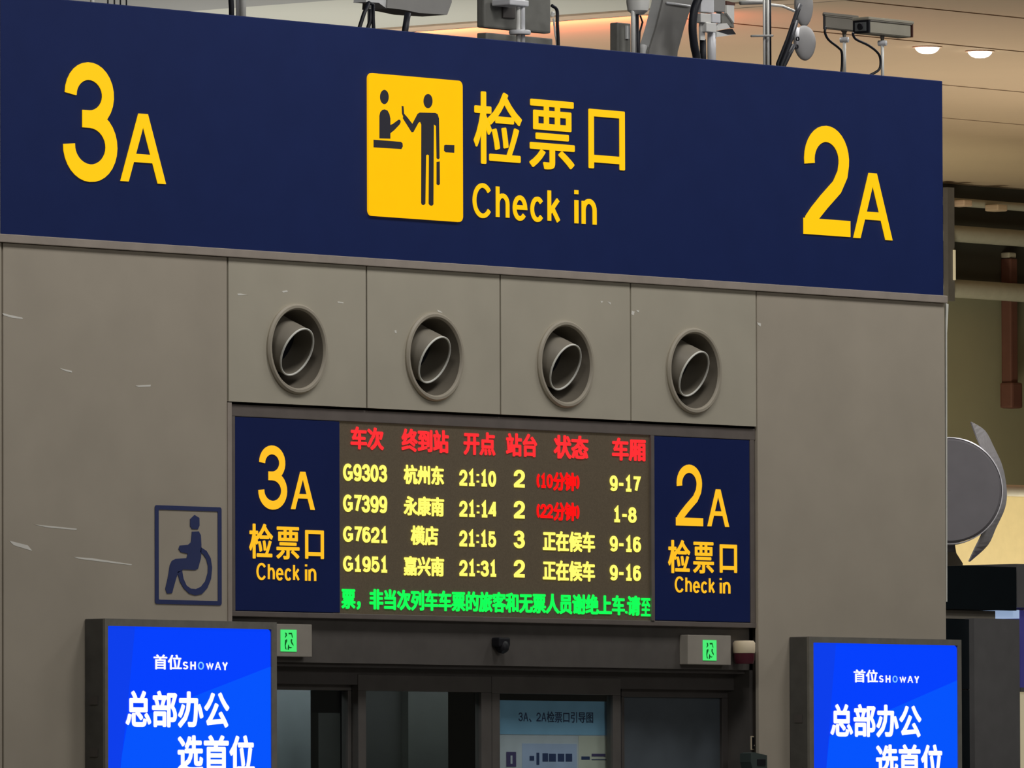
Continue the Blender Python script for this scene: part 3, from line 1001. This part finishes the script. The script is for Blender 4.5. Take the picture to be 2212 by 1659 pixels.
# tilted grey device with cables
t = thing('wireless_antenna', 'tilted grey antenna box cut by the photo top, left of centre', 'antenna', base(800, Y1))
prism('shell', M['box_grey'], pts_px([(836, 17), (842, -60), (975, -60), (976, 5), (969, 24), (966, 32), (905, 28), (872, 21)], Y1), Y1, .16, t)
prism('side_plate', M['box_pale'], pts_px([(790, 4), (818, 6), (836, 19), (842, -40), (800, -40)], Y1 + .01), Y1 + .01, .08, t)
tube('mount_post', M['pole'], to_roof([(797, -20), (798, 30)], Y1 + .06), .010, t)
tube('cable', M['black_cable'], to_roof([(796, 6), (786, 30), (777, 58)], Y1 - .02), .010, t)
tube('cable', M['black_cable'], to_roof([(796, 6), (806, 10), (806, 40), (807, 60)], Y1 - .02), .009, t)
tube('cable', M['black_cable'], to_roof([(800, 20), (800, 45), (794, 62)], Y1 - .01), .010, t)
tube('strut', M['black_cable'], to_roof([(881, 28), (875, 66)], Y1 - .05), .016, t)

# flat dark panels on a clamped post
t = thing('panel_antenna', 'broad dark grey flat panel antenna on a clamped pale post', 'antenna', base(1122, Y1))
pbox('panel', M['box_dark'], 1046, 1190, -60, 59, Y1 + .10, .05, t, bev=.01)
pbox('lower_box', M['box_dark'], 1050, 1194, 70, 100, Y1 + .10, .06, t, bev=.006)
pbox('cover_plate', M['frame_deep'], 1087, 1114, 5, 38, Y1 + .09, .02, t, bev=.004)
post('post', M['pole'], 1119, -100, Y1, .011, t)
post('post', M['bracket'], 1129, -100, Y1 - .012, .011, t)
pbox('clamp', M['bracket'], 1102, 1143, -3, 10, Y1 - .035, .12, t, bev=.006)
c = W(1123, 70, Y1)
lathe('clamp_ring', M['bracket'], [(.018, -.010), (.052, -.010), (.055, 0), (.052, .010), (.018, .010), (.018, -.010)], (c.x, c.y, c.z), (0, 0, 1), t, n=28)
tube('cable', M['black_cable'], smooth_path(to_roof([(1192, 12), (1203, 22), (1204, 50), (1206, 96)], Y1 - .02)), .0085, t)
tube('cable', M['pole'], smooth_path(to_roof([(1196, 40), (1199, 70), (1203, 97)], Y1 - .01)), .005, t)
c = W(1194, 31, Y1 - .03)
lathe('cable_plug', M['pole'], [(.002, -.012), (.010, -.010), (.010, .012), (.002, .014)], c, (0, -.3, 1), t, n=12)

# small dark box and dome post
t = thing('radio_unit', 'small dark grey radio box beside a pale dome topped post', 'antenna', base(1370, Y1))
pbox('unit_box', M['box_dark'], 1334, 1363, 48, 125, Y1 + .06, .05, t, bev=.006)
post('post', M['pole'], 1367, -60, Y1, .011, t)
post('post', M['box_pale'], 1373, -60, Y1 + .02, .006, t)
c = W(1378, 6, Y1)
lathe('dome', M['pole'], [(.002, -.062), (.030, -.058), (.052, -.040), (.058, 0), (.058, .10), (.002, .11)], c, (0, 0, 1), t, n=28)
tube('cable', M['black_cable'], to_roof([(1377, 30), (1378, 108)], Y1 - .01), .007, t)
tube('cable', M['black_cable'], to_roof([(1383, 34), (1388, 48), (1382, 70), (1380, 108)], Y1 + .05), .005, t)
pbox('bracket', M['box_pale'], 1354, 1360, 55, 84, Y1 + .05, .02, t)

# tilted tall antenna
t = thing('sector_antenna', 'tall grey sector antenna leaning to the right, centre right of roof', 'antenna', base(1430, (Y1 + .16)))
prism('shell', M['box_grey'], pts_px([(1431, 8), (1444, -60), (1508, -60), (1493, 16), (1478, 60), (1464, 112), (1462, 140), (1400, 140), (1403, 108), (1418, 60)], (Y1 + .16)), (Y1 + .16), .012, t)
prism('side_cover', M['box_pale'], pts_px([(1431, 8), (1444, -60), (1508, -60), (1493, 16), (1478, 60), (1464, 112), (1462, 140), (1400, 140), (1403, 108), (1418, 60)], (Y1 + .16) + .0121), (Y1 + .16) + .0121, .075, t)
tube('bracket_arm', M['bracket'], [W(1440, 6, (Y1 + .16) - .01), W(1490, 13, (Y1 + .16) - .01)], .006, t)
tube('foot', M['box_pale'], to_roof([(1392, 100), (1388, 112)], (Y1 + .16) + .04), .02, t)

# white clamp post with thick black cable
t = thing('camera_mount', 'pale steel post with white clamps and a thick black cable', 'mount', base(1536, Y1))
post('post', M['bracket'], 1537, 40, Y1, .022, t)
tube('cable', M['black_cable'], smooth_path(to_roof([(1512, -10), (1500, 20), (1496, 60), (1500, 100), (1505, 126)], Y1 - .03)), .021, t)
tube('cable', M['black_cable'], to_roof([(1518, 85), (1519, 124)], Y1 + .01), .016, t)
pbox('junction_box', M['bracket'], 1514, 1543, -40, 25, Y1 - .03, .06, t, bev=.004)
pbox('junction_box', M['box_grey'], 1543.5, 1567, -40, 24, Y1 - .025, .05, t, bev=.004)
pbox('clamp', M['pole'], 1514, 1536, 28, 48, Y1 - .035, .05, t, bev=.004)
pbox('clamp', M['bracket'], 1539, 1557, 28, 48, Y1 - .035, .05, t, bev=.004)
pbox('clamp', M['pole'], 1526, 1548, 48, 68, Y1 - .04, .05, t, bev=.004)
pbox('plate', M['pole'], 1513, 1523, 52, 86, Y1 - .01, .01, t)
prism('bracket_wing', M['box_dark'], pts_px([(1557, 26), (1570, 32), (1585, 52), (1586, 60), (1560, 50)], Y1), Y1, .03, t)
prism('bracket_wing', M['pole'], pts_px([(1549, 51), (1570, 50), (1578, 60), (1550, 66)], Y1 - .02), Y1 - .02, .03, t)
prism('bracket_wing', M['black'], pts_px([(1548, 68), (1582, 62), (1590, 74), (1572, 75)], Y1 - .01), Y1 - .01, .03, t)
prism('bracket_wing', M['pole'], pts_px([(1549, 68), (1572, 75), (1588, 75), (1549, 80)], Y1 - .03), Y1 - .03, .02, t)
prism('bracket_wing', M['pole'], pts_px([(1570, 11), (1586, 12), (1586, 50), (1570, 28)], Y1 - .01), Y1 - .01, .02, t)
prism('bracket_wing', M['rust'], pts_px([(1570, 2), (1588, 6), (1588, 12), (1570, 10)], Y1 - .01), Y1 - .01, .02, t)

# twin tube post
t = thing('twin_tube_post', 'two thin pale tubes side by side with a short cross arm', 'post', base(1656, Y1))
post('tube', M['pole'], 1650, -80, Y1, .0065, t)
post('tube', M['pole'], 1658, -80, Y1 + .01, .008, t)
post('cable', M['black_cable'], 1654, -80, Y1 + .04, .004, t)
post('cable', M['black_cable'], 1663.5, -80, Y1 + .02, .005, t)
tube('cross_arm', M['box_grey'], [W(1623, 78, Y1 - .02), W(1669, 77, Y1 - .02)], .006, t)
tube('cross_arm', M['box_grey'], [W(1600, 6, Y1 + .3), W(1656, 4, Y1 + .3)], .012, t)

# twin horn loudspeakers on leaning black struts
t = thing('horn_loudspeaker', 'grey twin lobed loudspeaker on leaning black struts left of cameras', 'loudspeaker', base(1690, Y1))


def lobe(name, cx, cy, rx, ry, Y, dy, m, par):
    c = W(cx, cy, Y)
    sx = (W(cx + rx, cy, Y) - c).x
    sz = abs((W(cx, cy + ry, Y) - c).z)
    bm = bmesh.new()
    bmesh.ops.create_uvsphere(bm, u_segments=28, v_segments=16, radius=1)
    for v in bm.verts:
        z = v.co.z
        k = 1 + .10 * z
        v.co = Vector((c.x + v.co.x * sx * k, c.y + v.co.y * dy, c.z + z * sz))
    return finish(name, bm, m, par, smooth=True)


lobe('horn', 1738, 93, 22, 38, Y1 + .10, .03, M['horn'], t)
lobe('horn', 1736, 14, 18, 44, Y1 + .14, .03, M['horn'], t)
tube('horn_bracket', M['bracket'], [W(1722, 60, Y1 + .08), W(1719, 100, Y1 + .08)], .012, t)
tube('strut', M['black_cable'], to_roof([(1728, 10), (1722, 26), (1702, 85), (1681, 138)], Y1 + .02), .012, t)
tube('strut', M['black_cable'], to_roof([(1722, 45), (1710, 85), (1688, 140)], Y1 - .01), .009, t)
tube('strut', M['black_cable'], to_roof([(1714, 98), (1704, 118), (1692, 143)], Y1 + .0), .014, t)
for (xx, yy) in ((1723, 84), (1721, 101)):
    c = W(xx, yy, Y1 + .045)
    lathe('ring_bolt', M['black_cable'], [(.008, -.003), (.012, -.003), (.012, .003), (.008, .003), (.008, -.003)], c, (0, -1, 0), t, n=18)
tube('horn_arm', M['pole'], [W(1660, 10, Y1 + .05), W(1690, 13, Y1 + .05), W(1716, 24, Y1 + .08)], .007, t)

# the two CCTV cameras
def cctv(label, Y, xl, xr, ytl, ybl, ytr, ybr, pole_x, pole_top, depth, front, cable):
    t = thing('security_camera', label, 'camera', base(pole_x, Y + depth / 2), 'security cameras on slim posts at the roof end')
    A, B = W(xl, (ytl + ybl) / 2, Y), W(xr, (ytr + ybr) / 2, Y)
    h = abs((W(xl, ytl, Y) - W(xl, ybl, Y)).z)
    ax = (B - A).normalized()
    L_ = (B - A).length
    sd = Vector((0, 1, 0)) if front else Vector((math.sin(R(50)), math.cos(R(50)), 0))
    up = Vector((0, 0, 1))
    def pr(name, m, u0, u1, d0, d1, h0, h1, bev=.0):
        bm = bmesh.new()
        vs = []
        for u in (u0, u1):
            for d_ in (d0, d1):
                for q_ in (h0, h1):
                    vs.append(bm.verts.new(A + ax * u + sd * d_ + up * q_))
        fs = [(0, 1, 3, 2), (4, 6, 7, 5), (0, 4, 5, 1), (2, 3, 7, 6), (0, 2, 6, 4), (1, 5, 7, 3)]
        for f in fs:
            bm.faces.new([vs[i] for i in f])
        if bev:
            bmesh.ops.bevel(bm, geom=list(bm.edges), offset=bev, segments=2, affect='EDGES')
        return finish(name, bm, m, t)
    shell = M['cctv_pale'] if front else M['cctv']
    hh = h / 2
    pr('housing', shell, .006, L_ - .006, .008, depth - .008, -hh, hh * .62, .004)
    pr('sunshield', shell, -.012, L_ + .012, 0, depth, hh * .62, hh, .003)
    pr('shield_rail', M['cctv'], .004, L_ - .004, .002, .010, hh * .50, hh * .64)
    if front:
        pr('lens_frame', M['black'], -.008, .004, .004, depth - .004, -hh * .98, hh * .60)
        pr('window', M['lens_glass'], -.011, -.006, .02, depth - .02, -hh * .72, hh * .36)
        oc = A + ax * -.013 + sd * (depth * .5) - up * hh * .15
        lathe('lens', M['black'], [(.002, .006), (.016, .006), (.018, -.002)], oc, -ax, t, n=20)
        pr('end_cap', M['rust'], L_ + .002, L_ + .008, .004, depth - .004, -hh, hh * .6)
    else:
        pr('end_cap', M['black'], -.008, .005, .004, depth - .004, -hh * 1.02, hh * .8)
    pp = W(pole_x, pole_top, Y + depth / 2)
    zu = W(pole_x, pole_top - 14, Y + depth / 2).z
    tube('post', M['pole'], [(pp.x, Y + depth / 2, ZR), (pp.x, Y + depth / 2, zu)], .0085, t)
    lathe('mount_foot', M['cctv'], [(.030, .03), (.030, .018), (.012, 0), (.008, -.03)], (pp.x, Y + depth / 2, zu - .004), (0, 0, 1), t, n=18, cap0=True)
    lathe('swivel', M['bracket'], [(.002, -.026), (.014, -.022), (.016, 0), (.014, .022), (.002, .026)], (pp.x, Y + depth / 2, pp.z - .01), (.3, -1, 0), t, n=16)
    tube('cable', M['black_cable'], smooth_path([W(x, y, Y - .01) for x, y in cable]), .0065, t)
    return t


cctv('security camera in a grey brown housing, left of the pair', .72, 1781, 1852, 26, 60, 31, 70, 1824, 82, .09, False,
     [(1784, 58), (1782, 70), (1790, 86), (1810, 102), (1818, 112), (1819, 135), (1817, 160)])
cctv('security camera with black framed lens in front, right of the pair', .42, 1880, 1972, 36, 71, 47, 79, 1906, 89, .112, True,
     [(1842, 70), (1848, 84), (1876, 98), (1896, 114), (1902, 130), (1899, 150), (1880, 162)])

# ================================================================ FAR HALL
YU = lambda y: WZ(2100, y, ZC).y                   # depth of a ceiling line seen at height y near x = 2100
XA = WZ(500, 13.5, ZC).x                           # ceiling zone borders
XB = WZ(1025, 47, ZC).x
Ynear, Yfar = -25, YB
ce = struct(box('ceiling', M['seam'], -45, 100, -30, YB + .5, ZC + .03, ZC + .3))
ys = [Ynear] + [YU(v) for v in (-60, 28, 101, 189, 260)] + [Yfar]
for k in range(len(ys) - 1):
    box('ceiling_panel', M['ceil_tan'], XB + .05, 100, ys[k] + .035, ys[k + 1] - .035, ZC, ZC + .03, ce)
box('ceiling_panel', M['ceil_beige'], XA, XB - .05, Ynear, Yfar, ZC, ZC + .03, ce)
box('ceiling_panel', M['ceil_grey'], -45, XA - .03, Ynear, Yfar, ZC - .02, ZC + .03, ce)
struct(box('trim_8', M['cove'], XB - .05, XB + .30, Ynear, Yfar, ZC - .018, ZC))
struct(box('trim_9', M['seam'], XB + .30, XB + .36, Ynear, Yfar, ZC - .016, ZC))
for i, (px, py) in enumerate(((2003, 101), (2117, 110))):
    c = WZ(px, py, ZC)
    t = thing('ceiling_light', ['bright round ceiling light, nearer the cameras of the two', 'bright round ceiling light, nearer the photo right edge'][i], 'light', (c.x, c.y, ZC), 'round lights in the tan ceiling')
    lathe('lamp_ring', M['cove'], [(.12, 0), (.145, -.004), (.145, -.010), (.12, -.012), (.12, -.004)], (c.x, c.y, ZC), (0, 0, 1), t, n=32)
    lathe('diffuser', M['lamp'], [(.002, -.070), (.05, -.067), (.09, -.050), (.113, -.026), (.118, -.008)], (c.x, c.y, ZC), (0, 0, 1), t, n=32)

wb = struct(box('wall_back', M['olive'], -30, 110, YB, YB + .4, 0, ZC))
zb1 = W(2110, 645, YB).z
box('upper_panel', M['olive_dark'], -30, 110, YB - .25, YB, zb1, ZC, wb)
for i, (yy, r, lab) in enumerate(((443, .05, 'thin grey pipe along the top of the dark far wall'), (511, .10, 'thick pale pipe across the middle of the dark far wall'), (629, .11, 'pale rail along the bottom of the dark far wall'))):
    z = W(2150, yy, YB - .45).z
    x0 = W(2040, yy, YB - .45).x
    tag(tube('wall_pipe', M['pipe'], [(x0 - 20, YB - .45, z), (x0 + 25, YB - .45, z)], r), lab, 'pipe', 'pipes on the far wall')
c = W(2063, 580, YB - .6)
t = thing('drain_pipe', 'dark upright pipe with pale edge beside the navy sign end', 'pipe', (c.x, c.y, zb1))
x0, x1, z0, z1 = rect(2048, 2062, 405, 650, YB - .62, xref=2055)
box('pipe_body', M['kiosk_grey'], x0, x1, YB - .62, YB - .55, z0, z1, t)
x0, x1, z0, z1 = rect(2061.5, 2064.5, 540, 605, YB - .64, xref=2063)
box('glow_edge', M['cream_wall'], x0, x1, YB - .64, YB - .60, z0, z1, t)  # lit edge painted in as a self-glowing strip
for (u0, u1, v0, v1, m_, lab) in ((2083, 2101, 431, 445, 'cove', 'pale small lamp box on the dark far wall'), (2156, 2177, 441, 455, 'ceil_tan', 'tan small lamp box on the dark far wall')):
    tag(pbox('lamp_box', M[m_], u0, u1, v0, v1, YB - .72, .2, bev=.02), lab, 'lamp', 'lamp boxes on the far wall')
# brown red bar fixed to the far wall
YH = YB - .40
c = W(2192, 880, YH)
t = thing('wall_bar', 'brown red upright bar fixed to the far wall near the photo right edge', 'bar', (c.x, YH, c.z))
x0, x1, z0, z1 = rect(2184, 2199, 558, 830, YH, xref=2192)
box('bar', M['rust'], x0, x1, YH, YH + .15, z0, z1, t, bev=.02)
x0, x1, z0, z1 = rect(2181, 2204, 826, 882, YH, xref=2192)
box('bar_foot', M['rust'], x0, x1, YH - .04, YH + .15, z0, z1, t, bev=.03)
x0, x1, z0, z1 = rect(2183, 2199, 545, 557, YH, xref=2192)
box('bar_mount', M['pipe'], x0, x1, YH + .02, YH + .15, z0, z1, t, bev=.02)

# yellow lower wall, its lamplight painted in as glow
zl0, zl1 = W(2150, 1226, 30).z, W(2150, 1068, 30).z
low = tag(box('glow_counter_wall', M['glow_wall'], W(1950, 1100, 30).x, W(2400, 1100, 30).x, 30, 30.3, 0, zl1, bev=.02), 'pale yellow wall block with painted-in glow behind the round steel drum', 'wall')
tag(tube('handrail', M['pipe'], [W(2120, 1058, 29), W(2400, 1066, 29)], .06), 'pale worn rail on top of the yellow glowing wall', 'rail')

# round drum with curved steel band
YW = 5.0
dc = W(2051, 1060, YW)
t = thing('ball_nozzle_drum', 'large grey round drum with curved steel band behind the wall end', 'air vent', dc)
axd = Vector((-.72, -.69, 0)).normalized()
sc_ = (W(2051, 1160, YW) - dc).length / 100
lathe('drum_face', M['drum'], [(.002, .02), (108 * sc_, .02), (113 * sc_, .006), (113 * sc_, -.30), (.002, -.30)], dc, axd, t, n=64)
lathe('drum_edge', M['steel'], [(113.5 * sc_, .012), (116 * sc_, .008), (117 * sc_, -.10), (114 * sc_, -.10)], dc, axd, t, n=64)
# the band: a strip bent round the drum edge, wide in the middle and pointed at both ends
inn_ = [(2098, 912), (2112, 948), (2127, 980), (2138, 1020), (2141, 1060), (2137, 1102), (2124, 1148), (2108, 1182), (2094, 1212)]
out_ = [(2099, 911), (2128, 930), (2147, 965), (2166, 1008), (2175, 1060), (2171, 1098), (2152, 1140), (2134, 1178), (2096, 1213)]
A0 = smooth_path([W(x, y, YW - .12) for x, y in inn_], 4)
B0 = smooth_path([W(x, y, YW + .10) for x, y in out_], 4)
bm = bmesh.new()
ri = []
for q_, w_ in zip(A0, B0):
    k_ = Vector((.012, .018, 0))
    ri.append([bm.verts.new(q_), bm.verts.new(w_), bm.verts.new(w_ + k_), bm.verts.new(q_ + k_)])
for A_, B_ in zip(ri, ri[1:]):
    for k in range(4):
        bm.faces.new((A_[k], A_[(k + 1) % 4], B_[(k + 1) % 4], B_[k]))
bm.faces.new(ri[0][::-1])
bm.faces.new(ri[-1])
finish('steel_band', bm, M['steel'], t, smooth=False)
tube('drum_bracket', M['drum'], [dc - axd * .16 + Vector((0, 0, -.20)), dc - axd * .16 + Vector((0, 0, -.36))], .05, t)
prism('bracket_foot', M['panel'], pts_px([(2030, 1172), (2062, 1172), (2066, 1195), (2080, 1217), (2080, 1222), (2030, 1222)], YW + .4), YW + .4, .1, t)

# kiosk behind the wall end
YK = 7.0
def ground(o):
    me = o.data
    zm = min(v.co.z for v in me.vertices)
    for v in me.vertices:
        if abs(v.co.z - zm) < 1e-4:
            v.co.z = 0
    return o


c = W(2120, 1659, YK)
t = thing('kiosk', 'dark kiosk front with black fascia boxes past the wall end', 'kiosk', (c.x, YK, 0))
pbox('fascia', M['kiosk_black'], 2000, 2195.5, 1219, 1314, YK, .5, t)
pbox('fascia', M['kiosk_grey'], 2196.5, 2330, 1218, 1312, YK + .03, .5, t)
pbox('beam', M['kiosk_tan'], 2000, 2150, 1316, 1335, YK + .05, .4, t)
pbox('light_strip', M['lit_white'], 2150.5, 2202, 1316.5, 1335, YK + .05, .4, t)
pbox('fascia', M['kiosk_black'], 2000, 2105, 1335.5, 1487, YK + .02, .4, t)
ground(pbox('lower_panel', M['kiosk_black'], 2000, 2105, 1489.5, 1800, YK + .02, .4, t))
pbox('joint', M['kiosk_tan'], 2000, 2105, 1487, 1489.5, YK + .04, .3, t)
ground(pbox('column', M['kiosk_grey'], 2105.5, 2203.5, 1335.5, 1800, YK - .02, .5, t))
pbox('side_screen', M['violet'], 2204.5, 2330, 1318, 1485, YK + .1, .3, t)
pbox('beam', M['kiosk_grey'], 2204.5, 2330, 1485, 1494, YK + .08, .3, t)
ground(pbox('side_panel', M['cream_wall'], 2204.5, 2330, 1495, 1800, YK + .1, .3, t))
